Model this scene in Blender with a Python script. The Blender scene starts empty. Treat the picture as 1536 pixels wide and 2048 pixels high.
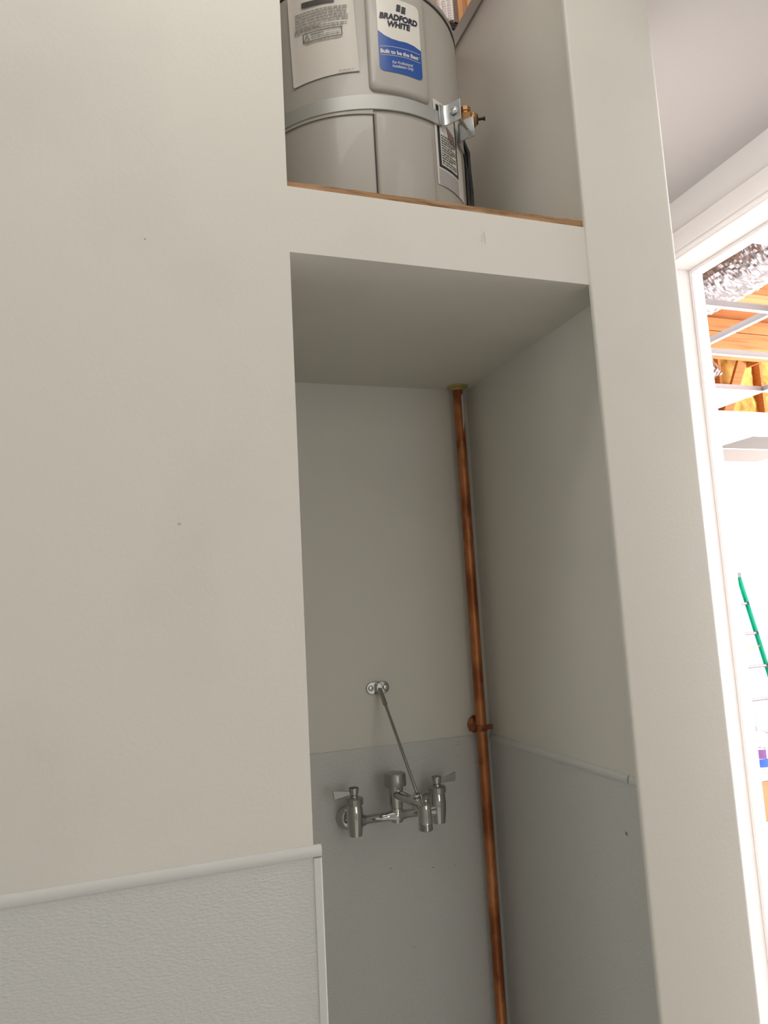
import bpy, bmesh, math, random
from mathutils import Vector, Matrix, noise
S = bpy.context.scene
C = S.collection
rnd = random.Random(7)
PI = math.pi

# ------------------------------------------------------------------ camera, world, lights, exposure
def make_camera():
    yaw, pit, rol = math.radians(19.47), math.radians(7.556), math.radians(-3.14)
    f = Vector((math.sin(yaw)*math.cos(pit), math.cos(yaw)*math.cos(pit), math.sin(pit)))
    r = Vector((math.cos(yaw), -math.sin(yaw), 0)); u = r.cross(f)
    r2 = r*math.cos(rol) + u*math.sin(rol); u2 = -r*math.sin(rol) + u*math.cos(rol)
    m = Matrix((r2, u2, -f)).transposed().to_4x4()
    m.translation = (0, 0, 1.2)
    cd = bpy.data.cameras.new('camera'); cd.sensor_fit = 'VERTICAL'; cd.sensor_height = 24.0
    cd.lens = 1480/2048*24.0; cd.clip_start = 0.01
    o = bpy.data.objects.new('camera', cd); o.matrix_world = m; C.objects.link(o); S.camera = o
make_camera()
w = bpy.data.worlds.new('world'); S.world = w; w.use_nodes = True
w.node_tree.nodes['Background'].inputs[0].default_value = (0.96, 0.97, 1.0, 1)
w.node_tree.nodes['Background'].inputs[1].default_value = 0.42
S.view_settings.view_transform = 'Standard'
S.view_settings.look = 'None'
S.view_settings.gamma = 1.0
S.view_settings.use_curve_mapping = False
S.view_settings.exposure = 0.05

def area(name, loc, aim, size, power, col):
    l = bpy.data.lights.new(name, 'AREA'); l.shape = 'RECTANGLE'; l.size, l.size_y = size
    l.energy = power; l.color = col
    o = bpy.data.objects.new(name, l); C.objects.link(o); o.location = loc
    o.rotation_euler = (Vector(aim)-Vector(loc)).to_track_quat('-Z', 'Y').to_euler()
    return o
area('unseen_hall_light', (0.2, 0.55, 2.93), (0.2, 1.4, 1.9), (0.9, 0.4), 5.6, (1.0, 0.97, 0.90))
area('unseen_hall_light', (-0.2, 0.65, 2.93), (-0.2, 0.65, 0), (1.2, 0.5), 2.2, (1.0, 0.97, 0.90))
area('unseen_hall_light', (1.25, -0.3, 2.9), (1.25, -0.3, 0), (0.5, 0.8), 2.4, (1.0, 0.97, 0.92))  # unseen light, added to brighten the recess wall and door casing
area('hall_fill_left', (-2.15, -0.6, 1.5), (1.0, -0.6, 1.4), (1.8, 1.6), 12.2, (1.0, 0.99, 0.96))  # added unseen fill from the left; the hall wall is solid
area('hall_fill_rear', (0.95, -2.1, 1.4), (0.95, 1.0, 1.4), (1.0, 1.9), 11.6, (1.0, 0.98, 0.95))  # added fill behind the camera for recess and jamb; no window there
area('room_window_light', (9.3, 2.6, 1.7), (0, 2.6, 1.5), (5.5, 2.4), 1420, (0.98, 0.97, 1.02))
area('attic_fill', (0.65, 1.25, 4.0), (1.0, 1.96, 3.3), (0.3, 0.3), 4.5, (1.0, 0.97, 0.94))  # unseen fill, added to light the fronts of the hoses and studs
area('attic_light', (0.8, 3.6, 3.9), (0.8, 2.0, 2.6), (1.6, 1.2), 24, (1.0, 0.97, 0.94))

# ------------------------------------------------------------------ materials
def mat(name, col, rough=0.6, metal=0.0, bump=None, stain=None, coat=0.0, spec=0.5, emit=None):
    """bump=(scale, strength, stretch xyz, detail); stain=[(colour, scale, lo, hi, stretch)]"""
    m = bpy.data.materials.new(name); m.use_nodes = True
    nt = m.node_tree; b = nt.nodes['Principled BSDF']
    b.inputs['Base Color'].default_value = (*col, 1); b.inputs['Roughness'].default_value = rough
    b.inputs['Metallic'].default_value = metal; b.inputs['Coat Weight'].default_value = coat
    b.inputs['Specular IOR Level'].default_value = spec
    tc = nt.nodes.new('ShaderNodeTexCoord')
    if stain:
        prev = None
        for (c2, sc, lo, hi, st) in stain:
            mp = nt.nodes.new('ShaderNodeMapping'); mp.inputs['Scale'].default_value = st
            nt.links.new(tc.outputs['Object'], mp.inputs[0])
            nz = nt.nodes.new('ShaderNodeTexNoise'); nz.inputs['Scale'].default_value = sc; nz.inputs['Detail'].default_value = 5
            nt.links.new(mp.outputs[0], nz.inputs['Vector'])
            mr = nt.nodes.new('ShaderNodeMapRange'); mr.inputs[1].default_value = lo; mr.inputs[2].default_value = hi
            nt.links.new(nz.outputs['Fac'], mr.inputs[0])
            mx = nt.nodes.new('ShaderNodeMix'); mx.data_type = 'RGBA'
            nt.links.new(mr.outputs[0], mx.inputs[0])
            if prev: nt.links.new(prev, mx.inputs[6])
            else: mx.inputs[6].default_value = (*col, 1)
            mx.inputs[7].default_value = (*c2, 1); prev = mx.outputs[2]
        nt.links.new(prev, b.inputs['Base Color'])
    if bump:
        sc, strg, st, det = bump
        mp = nt.nodes.new('ShaderNodeMapping'); mp.inputs['Scale'].default_value = st
        nt.links.new(tc.outputs['Object'], mp.inputs[0])
        nz = nt.nodes.new('ShaderNodeTexNoise'); nz.inputs['Scale'].default_value = sc; nz.inputs['Detail'].default_value = det
        nt.links.new(mp.outputs[0], nz.inputs['Vector'])
        bp = nt.nodes.new('ShaderNodeBump'); bp.inputs['Strength'].default_value = strg; bp.inputs['Distance'].default_value = 0.004
        nt.links.new(nz.outputs['Fac'], bp.inputs['Height']); nt.links.new(bp.outputs[0], b.inputs['Normal'])
    return m
U = (1, 1, 1)
M = dict(
    paint=mat('wall_paint', (0.71, 0.69, 0.625), 0.55, bump=(140, 0.05, U, 2), stain=[((0.66, 0.64, 0.585), 3.0, 0.52, 0.75, U)]),
    hall=mat('hall_paint', (0.70, 0.68, 0.64), 0.7),
    white=mat('white_paint', (0.88, 0.86, 0.85), 0.5),
    gloss=mat('trim_paint', (0.90, 0.87, 0.86), 0.35),
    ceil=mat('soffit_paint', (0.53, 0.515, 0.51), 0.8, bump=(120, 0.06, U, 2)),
    frp=mat('pebbled_panel', (0.60, 0.605, 0.58), 0.36, bump=(135, 0.34, (1, 1, 2.4), 2)),
    vinyl=mat('vinyl_trim', (0.63, 0.63, 0.605), 0.4),
    heater=mat('heater_enamel', (0.42, 0.395, 0.355), 0.38, bump=(500, 0.03, U, 2), coat=0.15),
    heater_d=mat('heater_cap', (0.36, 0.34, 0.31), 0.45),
    gap=mat('dark_gap', (0.05, 0.045, 0.04), 0.8),
    galv=mat('galvanised_steel', (0.52, 0.54, 0.54), 0.33, 0.9, bump=(60, 0.05, U, 3), stain=[((0.42, 0.44, 0.45), 40, 0.45, 0.6, U)]),
    strap=mat('strap_steel', (0.44, 0.44, 0.42), 0.45, 0.45),
    brass=mat('brass', (0.36, 0.19, 0.07), 0.42, 0.7),
    copper=mat('copper', (0.52, 0.20, 0.075), 0.34, 0.62, stain=[((0.30, 0.095, 0.032), 5.0, 0.46, 0.60, (2, 2, 1.6)), ((0.70, 0.33, 0.15), 26, 0.58, 0.76, (1, 1, 0.25)), ((0.13, 0.045, 0.02), 30, 0.63, 0.72, (1, 1, 0.35))]),
    copper_d=mat('copper_clamp', (0.33, 0.12, 0.05), 0.42, 0.6, stain=[((0.13, 0.045, 0.02), 60, 0.45, 0.65, U)]),
    chrome=mat('chrome', (0.53, 0.54, 0.52), 0.06, 1.0),
    chrome_b=mat('brushed_steel', (0.40, 0.40, 0.37), 0.33, 0.9),
    escut=mat('brass_escutcheon', (0.50, 0.42, 0.16), 0.4, 0.35),
    ply=mat('plywood_edge', (0.36, 0.20, 0.09), 0.8, bump=(60, 0.5, (0.4, 1, 5), 4), stain=[((0.15, 0.075, 0.03), 22, 0.48, 0.62, (0.5, 1, 7)), ((0.50, 0.30, 0.17), 14, 0.5, 0.72, (0.6, 1, 3))]),
    wood=mat('fir_lumber', (0.62, 0.27, 0.09), 0.7, bump=(20, 0.2, (0.4, 3, 3), 4), stain=[((0.42, 0.15, 0.045), 9, 0.48, 0.72, (0.25, 4, 5))]),
    wood_p=mat('pale_lumber', (0.72, 0.42, 0.19), 0.7, stain=[((0.55, 0.28, 0.10), 9, 0.45, 0.7, (5, 5, 0.3))]),
    osb=mat('roof_sheathing', (0.22, 0.11, 0.055), 0.85, stain=[((0.42, 0.26, 0.15), 7, 0.5, 0.66, U)]),
    batt=mat('insulation_wool', (0.78, 0.52, 0.15), 0.95, bump=(18, 0.8, U, 6), stain=[((0.52, 0.27, 0.05), 9, 0.48, 0.68, U)]),
    foil=mat('foil', (0.42, 0.41, 0.42), 0.3, 0.85, bump=(22, 0.9, U, 5)),
    tile=mat('ceiling_tile', (0.86, 0.85, 0.83), 0.8, bump=(90, 0.2, U, 3)),
    tee=mat('grid_steel', (0.40, 0.40, 0.41), 0.45, 0.2), teew=mat('grid_flange', (0.88, 0.87, 0.85), 0.4),
    green=mat('green_fibreglass', (0.012, 0.40, 0.25), 0.4), rung=mat('rung_metal', (0.13, 0.12, 0.125), 0.5), dtile=mat('shaded_tile', (0.09, 0.082, 0.072), 0.9), dtile2=mat('shaded_tile_pale', (0.165, 0.145, 0.125), 0.9), alum=mat('aluminium', (0.30, 0.29, 0.29), 0.35, 0.8),  # the two dark ceiling tiles have shade put into their colour
    capg=mat('grey_plastic', (0.22, 0.22, 0.22), 0.5),
    card=mat('cardboard', (0.40, 0.22, 0.10), 0.85, bump=(30, 0.1, (1, 1, 9), 2)),
    plastic=mat('white_plastic', (0.82, 0.83, 0.84), 0.35), purple=mat('purple_print', (0.20, 0.08, 0.28), 0.5), blue2=mat('blue_print', (0.03, 0.12, 0.62), 0.5),
    paper=mat('paper', (0.66, 0.62, 0.57), 0.55), label=mat('label_white', (0.72, 0.69, 0.63), 0.3), lblue=mat('label_blue', (0.012, 0.075, 0.33), 0.3),
    ink=mat('ink_navy', (0.008, 0.012, 0.035), 0.4), inkg=mat('ink_grey', (0.26, 0.25, 0.23), 0.5), inkd=mat('ink_dark', (0.06, 0.06, 0.055), 0.5), inkr=mat('ink_red', (0.20, 0.02, 0.03), 0.5),
    lgrey=mat('label_grey', (0.42, 0.40, 0.39), 0.4),
    black=mat('black_rubber', (0.012, 0.012, 0.012), 0.35),
    tan=mat('scuff_tan', (0.52, 0.44, 0.31), 0.7), faint=mat('scuff_faint', (0.64, 0.61, 0.53), 0.7),
    floor=mat('floor_tile', (0.70, 0.68, 0.63), 0.4, stain=[((0.62, 0.60, 0.56), 3, 0.45, 0.7, U)]),
    red=mat('red_button', (0.16, 0.05, 0.04), 0.4), pinkw=mat('room_paint', (0.86, 0.80, 0.79), 0.6),
)

# ------------------------------------------------------------------ mesh helpers
class MB:
    def __init__(s): s.v = []; s.f = []; s.mi = []
    def add(s, v, f, mi=0):
        n = len(s.v); s.v += [tuple(p) for p in v]; s.f += [tuple(i+n for i in q) for q in f]; s.mi += [mi]*len(f); return s
    def box(s, x0, x1, y0, y1, z0, z1, mi=0):
        v = [(x, y, z) for x in (x0, x1) for y in (y0, y1) for z in (z0, z1)]
        return s.add(v, [(0, 1, 3, 2), (4, 6, 7, 5), (0, 4, 5, 1), (2, 3, 7, 6), (0, 2, 6, 4), (1, 5, 7, 3)], mi)
    def prism(s, poly, ax, lo, hi, mi=0):
        n = len(poly)
        def P(p, h): return {'x': (h, p[0], p[1]), 'y': (p[0], h, p[1]), 'z': (p[0], p[1], h)}[ax]
        v = [P(p, lo) for p in poly] + [P(p, hi) for p in poly]
        f = [tuple(range(n))[::-1], tuple(range(n, 2*n))] + [(i, (i+1) % n, n+(i+1) % n, n+i) for i in range(n)]
        return s.add(v, f, mi)
    def tube(s, pts, r, n=12, caps=True, mi=0):
        pts = [Vector(p) for p in pts]; k = len(pts)
        rr = r if isinstance(r, (list, tuple)) else [r]*k
        v = []; f = []; up = None
        for i, p in enumerate(pts):
            t = (pts[min(i+1, k-1)] - pts[max(i-1, 0)]).normalized()
            if up is None: up = t.orthogonal().normalized()
            up = (up - t*up.dot(t)).normalized(); sd = t.cross(up)
            v += [p + (up*math.cos(2*PI*j/n) + sd*math.sin(2*PI*j/n))*rr[i] for j in range(n)]
        for i in range(k-1):
            f += [(i*n+j, i*n+(j+1) % n, (i+1)*n+(j+1) % n, (i+1)*n+j) for j in range(n)]
        if caps: f += [tuple(range(n))[::-1], tuple(range((k-1)*n, k*n))]
        return s.add(v, f, mi)
    def lathe(s, prof, o, d=(0, 0, 1), n=24, mi=0):
        """prof = [(radius, height along d)]"""
        d = Vector(d).normalized(); u = d.orthogonal().normalized(); w_ = d.cross(u); o = Vector(o)
        v = []; f = []; k = len(prof)
        for (r, h) in prof:
            v += [o + d*h + (u*math.cos(2*PI*j/n) + w_*math.sin(2*PI*j/n))*max(r, 1e-5) for j in range(n)]
        for i in range(k-1):
            f += [(i*n+j, i*n+(j+1) % n, (i+1)*n+(j+1) % n, (i+1)*n+j) for j in range(n)]
        f += [tuple(range(n))[::-1], tuple(range((k-1)*n, k*n))]
        return s.add(v, f, mi)
    def build(s, name, m, parent=None, bevel=0, seg=2, ang=35, smooth=True):
        me = bpy.data.meshes.new(name); me.from_pydata(s.v, [], s.f)
        bm = bmesh.new(); bm.from_mesh(me); bmesh.ops.recalc_face_normals(bm, faces=bm.faces); bm.to_mesh(me); bm.free()
        for mm in (m if isinstance(m, (list, tuple)) else [m]): me.materials.append(M[mm])
        if len(me.polygons) == len(s.mi): me.polygons.foreach_set('material_index', s.mi)
        if smooth:
            me.polygons.foreach_set('use_smooth', [True]*len(me.polygons)); me.set_sharp_from_angle(angle=math.radians(ang))
        o = bpy.data.objects.new(name, me); C.objects.link(o)
        if parent is not None: o.parent = parent; o.matrix_parent_inverse = Matrix.Translation(-gloc(parent))
        if bevel:
            b = o.modifiers.new('bevel', 'BEVEL'); b.width = bevel; b.segments = seg; b.limit_method = 'ANGLE'
        return o
def gloc(o):
    p = Vector((0, 0, 0))
    while o is not None: p = p + Vector(o.location) + (o.matrix_parent_inverse.translation if o.parent else Vector((0, 0, 0))); o = o.parent
    return p
def tag(o, label=None, cat=None, group=None, kind=None):
    for k, v in (('label', label), ('category', cat), ('group', group), ('kind', kind)):
        if v: o[k] = v
    return o
def struct(o): o['kind'] = 'structure'; return o
def empty(name, loc, label=None, cat=None, group=None, kind=None):
    o = bpy.data.objects.new(name, None); C.objects.link(o); o.location = loc; o.empty_display_size = 0.05
    return tag(o, label, cat, group, kind)
def B(name, m, x0, x1, y0, y1, z0, z1, parent=None, **k): return MB().box(x0, x1, y0, y1, z0, z1).build(name, m, parent, **k)

# ------------------------------------------------------------------ setting: hall, closet, recess
FZ = -0.345          # floor level (camera stands at 0,0,1.2)
FY = 1.07            # front wall plane
BY = 1.712           # back wall of the closet
RX = 0.853           # right wall of the closet
LX = 0.246           # left edge of the opening
ZC = 1.762           # lower niche ceiling
# front wall: large left part and the fascia between the two openings share one plane and one mesh
o = MB().box(-2.2, LX, FY, FY+0.12, FZ, 2.95)
o.box(LX, RX, FY, FY+0.10, ZC, 1.8725).box(LX, RX, FY, FY+0.12, 2.72, 2.95)
wall_front = struct(o.build('wall_front', 'paint'))
struct(B('wall_closet_left', 'paint', LX-0.12, LX-0.0005, FY+0.12, BY+0.12, FZ, 2.69))
wall_back = struct(B('wall_back', 'paint', LX-0.0005, RX, BY, BY+0.12, FZ, 2.69))
# right partition: its rounded end stands a little proud of the front wall
def arc(cx, cy, r, a0, a1, n=6): return [(cx+r*math.cos(math.radians(a0+(a1-a0)*i/n)), cy+r*math.sin(math.radians(a0+(a1-a0)*i/n))) for i in range(n+1)]
PX0, PX1, PY = 0.7950, 0.996, 1.0635
poly = arc(PX0+0.0045, PY+0.0045, 0.0045, 180, 270) + arc(PX1-0.012, PY+0.012, 0.012, 270, 360) + [(PX1, 1.95), (RX, 1.95), (RX, FY+0.0025), (PX0, FY+0.0025)]
wall_partition = struct(MB().prism(poly, 'z', FZ, 2.69).build('wall_right', 'paint'))
struct(MB().box(PX0, PX1, PY, FY+0.1, 2.69, 2.95).build('wall_right_header', 'paint'))
ceiling = struct(B('ceiling', 'paint', LX, RX, FY+0.10, BY, ZC, 1.868))
# plywood deck of the upper compartment, rough sawn edge
def deck():
    m = MB(); n = 60; v = []; f = []
    for i in range(n+1):
        x = LX + (RX-LX)*i/n; t = i/n
        top = 1.8830 + 0.0036*t + 0.0010*noise.noise((x*45, 0, 0)); bot = 1.8725
        y0 = FY + 0.0022 + 0.0016*noise.noise((x*60, 3, 0))
        v += [(x, y0, bot), (x, y0+0.0008, (top+bot)/2+0.0006*noise.noise((x*80, 9, 0))), (x, y0+0.001, top), (x, BY, top), (x, BY, bot)]
    for i in range(n):
        a = i*5; b = a+5
        f += [(a+j, b+j, b+(j+1) % 5, a+(j+1) % 5) for j in range(5)]
    f += [(0, 1, 2, 3, 4), tuple(range(n*5, n*5+5))[::-1]]
    return m.add(v, f)
tag(deck().build('plywood_shelf', 'ply', ang=20), 'raw plywood shelf board with a splintered edge under the grey tank', 'shelf')
# wall angles round the top of the closet
def trim(k, *boxes, m='vinyl', bevel=0.001):
    b = MB()
    for q in boxes: b.box(*q)
    return struct(b.build('trim_%d' % k, m, bevel=bevel))
trim(1, (RX-0.006, RX+0.02, FY+0.12, BY, 2.690, 2.735), m='heater_d')
trim(2, (LX, RX-0.007, BY-0.006, BY+0.02, 2.690, 2.735), m='heater_d')

# wall panels and their trims
B('panel', 'frp', -2.2, LX-0.0012, FY-0.003, FY, FZ, 0.868, wall_front)
B('panel', 'frp', LX, RX, BY-0.003, BY, FZ, 0.8835, wall_back)
B('panel', 'frp', RX-0.003, RX, FY+0.022, BY-0.003, FZ, 0.870, wall_partition)
def cap_profile(z0, z1, out):   # rounded cap strip section as (offset from wall, z)
    h = z1-z0
    return [(0, z0), (out*0.75, z0), (out, z0+h*0.2), (out, z0+h*0.6), (out*0.7, z1-h*0.12), (out*0.3, z1), (0, z1)]
prof = cap_profile(0.8645, 0.8795, 0.0065)
struct(MB().prism([(FY-a, z) for a, z in prof], 'x', -2.2, 0.2565).build('trim_3', 'vinyl', ang=60))
prof = cap_profile(0.8680, 0.8825, 0.006)
b = MB().prism([(RX-a, z) for a, z in prof], 'y', 1.168, BY-0.004).prism([(RX-a, z-0.001) for a, z in prof], 'y', 1.092, 1.1635)
struct(b.build('trim_4', 'vinyl', ang=60))
b = MB().prism([(0.2445, FY-0.0035), (0.2450, FY-0.0060), (0.2545, FY-0.0060), (0.2565, FY-0.0040), (0.2565, FY+0.03), (0.2475, FY+0.03), (LX, FY-0.0030)], 'z', FZ, 0.8625)
struct(b.build('trim_5', 'vinyl', ang=30))

# hall shell (behind and beside the camera) and floor
struct(B('floor', 'floor', -2.4, 9.5, -2.4, 6.7, FZ-0.1, FZ))
struct(B('wall_hall_left', 'hall', -2.32, -2.2, -2.3, FY, FZ, 2.95))
struct(B('wall_hall_rear', 'hall', -2.32, 1.7, -2.32, -2.2, FZ, 2.95))
struct(MB().box(-2.32, PX1+0.02, -2.32, FY, 2.95, 3.0).box(PX1+0.02, 1.584, -2.32, 0.86, 2.95, 3.0).build('ceiling_hall', 'white'))

# door recess right of the partition
DX, DX2 = 1.584, 1.717       # hall face and room face of the door wall
JY = 1.752                   # far jamb
ZH = 2.203                   # door head
NY = 0.84
b = MB().box(DX, DX2, JY+0.018, 6.5, FZ, 2.95).box(DX, DX2, NY-0.02, JY+0.018, ZH+0.018, 2.95).box(DX, DX2, -2.32, NY-0.02, FZ, 2.95)
struct(b.build('wall_door', 'white'))
struct(B('wall_recess', 'white', PX1, DX, 1.95, 2.05, FZ, 2.6))
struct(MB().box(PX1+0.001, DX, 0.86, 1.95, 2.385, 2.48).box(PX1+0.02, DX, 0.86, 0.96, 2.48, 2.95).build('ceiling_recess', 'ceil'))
door = struct(empty('door_1', (1.65, JY, FZ)))
B('jamb', 'gloss', DX-0.002, DX2+0.002, JY, JY+0.018, FZ, ZH+0.018, door, bevel=0.0015)
B('jamb', 'gloss', DX-0.002, DX2+0.002, NY-0.018, NY, FZ, ZH+0.018, door, bevel=0.0015)
B('head_jamb', 'gloss', DX-0.002, DX2+0.002, NY, JY, ZH, ZH+0.018, door, bevel=0.0015)
B('stop', 'gloss', DX2-0.042, DX2+0.001, JY-0.012, JY, FZ, ZH, door, bevel=0.002)
B('stop', 'gloss', DX2-0.042, DX2+0.001, NY, JY-0.012, ZH-0.012, ZH, door, bevel=0.002)
def casing_sec():   # (distance from opening, projection)
    return [(0.006, 0), (0.006, 0.009), (0.012, 0.012), (0.020, 0.010), (0.026, 0.013), (0.062, 0.017), (0.075, 0.017), (0.080, 0.013), (0.080, 0)]
def casing(kind):
    m = MB()
    if kind == 'head':
        sec = [(DX-p, ZH+d) for d, p in casing_sec()]
        n = len(sec); v = [(x, NY-(z-ZH), z) for x, z in sec] + [(x, JY+(z-ZH), z) for x, z in sec]
    else:
        s_, y0 = (1, JY) if kind == 'far' else (-1, NY)
        sec = [(DX-p, y0+s_*d, d) for d, p in casing_sec()]; n = len(sec)
        v = [(x, y, FZ) for x, y, d in sec] + [(x, y, ZH+d) for x, y, d in sec]
    f = [tuple(range(n)), tuple(range(n, 2*n))] + [(i, (i+1) % n, n+(i+1) % n, n+i) for i in range(n)]
    return m.add(v, f)
for k in ('head', 'far', 'near'): casing(k).build('casing', 'gloss', door, ang=25)

# ------------------------------------------------------------------ water heater
HX, HY, HR = 0.49, 1.434, 0.23
HZ0, HZ1 = 1.888, 2.418
def cyl(a, r, z): t = math.radians(a); return (HX + r*math.sin(t), HY - r*math.cos(t), z)
def wrap_cols(cols, r, mb=None, mi=0):
    """columns (angle, zlo, zhi) -> curved strip at radius r"""
    m = mb or MB(); v = []; f = []
    for a, z0, z1 in cols: v += [cyl(a, r, z0), cyl(a, r, z1)]
    for i in range(len(cols)-1): f.append((2*i, 2*i+2, 2*i+3, 2*i+1))
    return m.add(v, f, mi)
def rr_cols(a0, a1, z0, z1, cr, n=24, r=HR):
    """rounded rectangle; cr = corner radius in metres"""
    ca = math.degrees(cr/r); A = []
    for i in range(7): A.append(a0 + ca*(1-math.cos(PI/2*i/6)))
    for i in range(1, n): A.append(a0+ca + (a1-a0-2*ca)*i/n)
    for i in range(7): A.append(a1 - ca*(1-math.sin(PI/2*i/6)))
    out = []
    for a in A:
        d = min(a-a0, a1-a)/ca if ca else 1
        k = cr*(1-math.sqrt(max(0, 1-(1-d)**2))) if d < 1 else 0
        out.append((a, z0+k, z1-k))
    return out
def slab(cols, r0, r1, rnd_=0.004):
    """raised curved cover: rim rises from r0 to r1 over rnd_ metres round a closed outline"""
    n = len(cols); loop = [(a, z0) for a, z0, z1 in cols] + [(a, z1) for a, z0, z1 in cols[::-1]]
    ca = sum(p[0] for p in loop)/len(loop); cz = sum(p[1] for p in loop)/len(loop)
    v = []; f = []; L = len(loop); K = 5
    for k in range(K):
        t = k/(K-1); ins = rnd_*(1-math.cos(PI/2*t)); r = r0 + (r1-r0)*math.sin(PI/2*t)
        for a, z in loop:
            da = math.degrees(ins/HR); aa = a + (da if a < ca else -da)*min(1, abs(a-ca)/(da+1e-6)); zz = z + (ins if z < cz else -ins)
            v.append(cyl(aa, r, zz))
    for k in range(K-1): f += [(k*L+i, k*L+(i+1) % L, (k+1)*L+(i+1) % L, (k+1)*L+i) for i in range(L)]
    o_ = (K-1)*L
    f += [(o_+i, o_+i+1, o_+L-2-i, o_+L-1-i) for i in range(n-1)]
    return MB().add(v, f)
heater = empty('water_heater', (HX, HY, HZ0), 'tall grey enamelled tank water heater with blue and white label on the plywood shelf', 'water heater')
N = 96
MB().lathe([(HR-0.012, 0), (HR, 0), (HR, HZ1-HZ0-0.012), (HR-0.002, HZ1-HZ0-0.004)], (HX, HY, HZ0), n=N).build('jacket', 'heater', heater)
MB().lathe([(HR-0.004, 0), (HR+0.001, 0.001), (HR+0.002, 0.006), (HR+0.001, 0.012), (HR-0.02, 0.028), (HR-0.10, 0.036), (0.001, 0.038)], (HX, HY, HZ1-0.002), n=N).build('top_cap', 'heater_d', heater)
MB().lathe([(HR+0.0004, 0), (HR+0.0008, 0.0012), (HR+0.0004, 0.0024)], (HX, HY, HZ1-0.0045), n=N).build('rim_seam', 'gap', heater)
up = slab(rr_cols(-11.6, 20.5, 2.1755, 2.412, 0.012), HR-0.001, HR+0.0085, 0.011).build('upper_cover', 'heater', heater, ang=60)
lo = slab(rr_cols(-9.8, 21.4, HZ0, 2.1335, 0.004), HR-0.001, HR+0.006, 0.010).build('lower_cover', 'heater', heater, ang=60)
wrap_cols([(-10.6, HZ0, 2.130), (-9.9, HZ0, 2.130)], HR+0.0011).build('shadow_gap', 'gap', heater)
wrap_cols([(-120+i*2.74, 2.1285, 2.1415) for i in range(41)], HR+0.0026).build('lap_seam', 'heater', heater)
# side jacket lap under the strap
# ---- text
def text2d(body, bold=0.0, shear=0.0, spacing=1.0):
    cu = bpy.data.curves.new('t', 'FONT'); cu.body = body; cu.size = 1; cu.shear = shear; cu.offset = bold; cu.space_character = spacing
    cu.resolution_u = 3; ob = bpy.data.objects.new('t', cu); C.objects.link(ob)
    me = bpy.data.meshes.new_from_object(ob); bpy.data.objects.remove(ob); bpy.data.curves.remove(cu)
    v = [(p.co.x, p.co.y) for p in me.vertices]; f = [tuple(p.vertices) for p in me.polygons]; bpy.data.meshes.remove(me)
    x0 = min(p[0] for p in v); x1 = max(p[0] for p in v); y0 = min(p[1] for p in v); y1 = max(p[1] for p in v)
    return v, f, (x0, x1, y0, y1)
def wrap_text(mb, body, a0, a1, zb, h, r, bold=0.0, shear=0.0, tilt=0.0, mi=0, cap=0.70):
    """cap height h metres, squeezed between angles a0..a1; baseline zb at a0, zb+tilt at a1"""
    v, f, (x0, x1, y0, y1) = text2d(body, bold, shear)
    out = []
    for x, y in v:
        t = (x-x0)/(x1-x0); a = a0+(a1-a0)*t
        out.append(cyl(a, r, zb + tilt*t + y/cap*h))
    mb.add(out, f, mi)
LR = HR+0.0085
label = wrap_cols(rr_cols(-6.3, 15.6, 2.2155, 2.3745, 0.010, 20, LR), LR+0.0006).build('front_label', 'label', heater)
wave = [(-6.3, 2.2995), (-3.1, 2.2905), (0.3, 2.2858), (3.9, 2.2848), (7.6, 2.2862), (11.5, 2.2848), (15.6, 2.2800)]
def interp(L, a):
    for (a0, z0), (a1, z1) in zip(L, L[1:]):
        if a <= a1: t = (a-a0)/(a1-a0); t = max(0, t); return z0+(z1-z0)*t
    return L[-1][1]
cols = [(a, z0, interp(wave, a)) for a, z0, z1 in rr_cols(-6.3, 15.6, 2.2155, 2.3745, 0.010, 30, LR)]
wrap_cols(cols, LR+0.0010).build('blue_field', 'lblue', label)
tx = MB()
wrap_text(tx, 'BRADFORD', -5.3, 14.4, 2.3264, 0.0120, LR+0.0014, bold=0.048, shear=0.18, tilt=0.0035)
wrap_text(tx, 'WHITE', -1.5, 10.3, 2.3115, 0.0116, LR+0.0014, bold=0.048, shear=0.18, tilt=0.003)
# flag-like emblem of waving bars above the name
for k in range(4):
    zz = 2.3475 + k*0.0040
    for (s0, s1, dz) in ((3.2, 5.3, 0.0), (5.7, 7.9, -0.0016)):
        wrap_cols([(s0+k*0.14+(s1-s0)*i/5, zz+dz+0.0012*math.sin(2.6*i/5), zz+dz+0.0027+0.0012*math.sin(2.6*i/5)) for i in range(6)], LR+0.0014, tx)
tx.build('brand_lettering', 'ink', label, smooth=False)
tx = MB()
wrap_text(tx, 'Built to be the Best', -5.6, 13.7, 2.2525, 0.0080, LR+0.0014, bold=0.03, tilt=0.0045)
wrap_text(tx, 'TM', 14.0, 14.7, 2.2620, 0.0025, LR+0.0014)
wrap_text(tx, 'For Professional', -0.2, 10.4, 2.2335, 0.0062, LR+0.0014, bold=0.008, shear=0.22, tilt=0.0040)
wrap_text(tx, 'Installation Only', -0.2, 10.6, 2.2258, 0.0062, LR+0.0014, bold=0.008, shear=0.22, tilt=0.0040)
for pts in ([(-5.8, 2.2657), (0, 2.2685), (7.3, 2.2700), (15.1, 2.2703)], [(-5.9, 2.2477), (-0.2, 2.2500), (7, 2.2520), (15.1, 2.2518)]):
    wrap_cols([(a/4, interp(pts, a/4), interp(pts, a/4)+0.0008) for a in range(-23, 61, 2)], LR+0.0014, tx)
tx.build('slogan_lettering', 'label', label, smooth=False)
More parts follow.
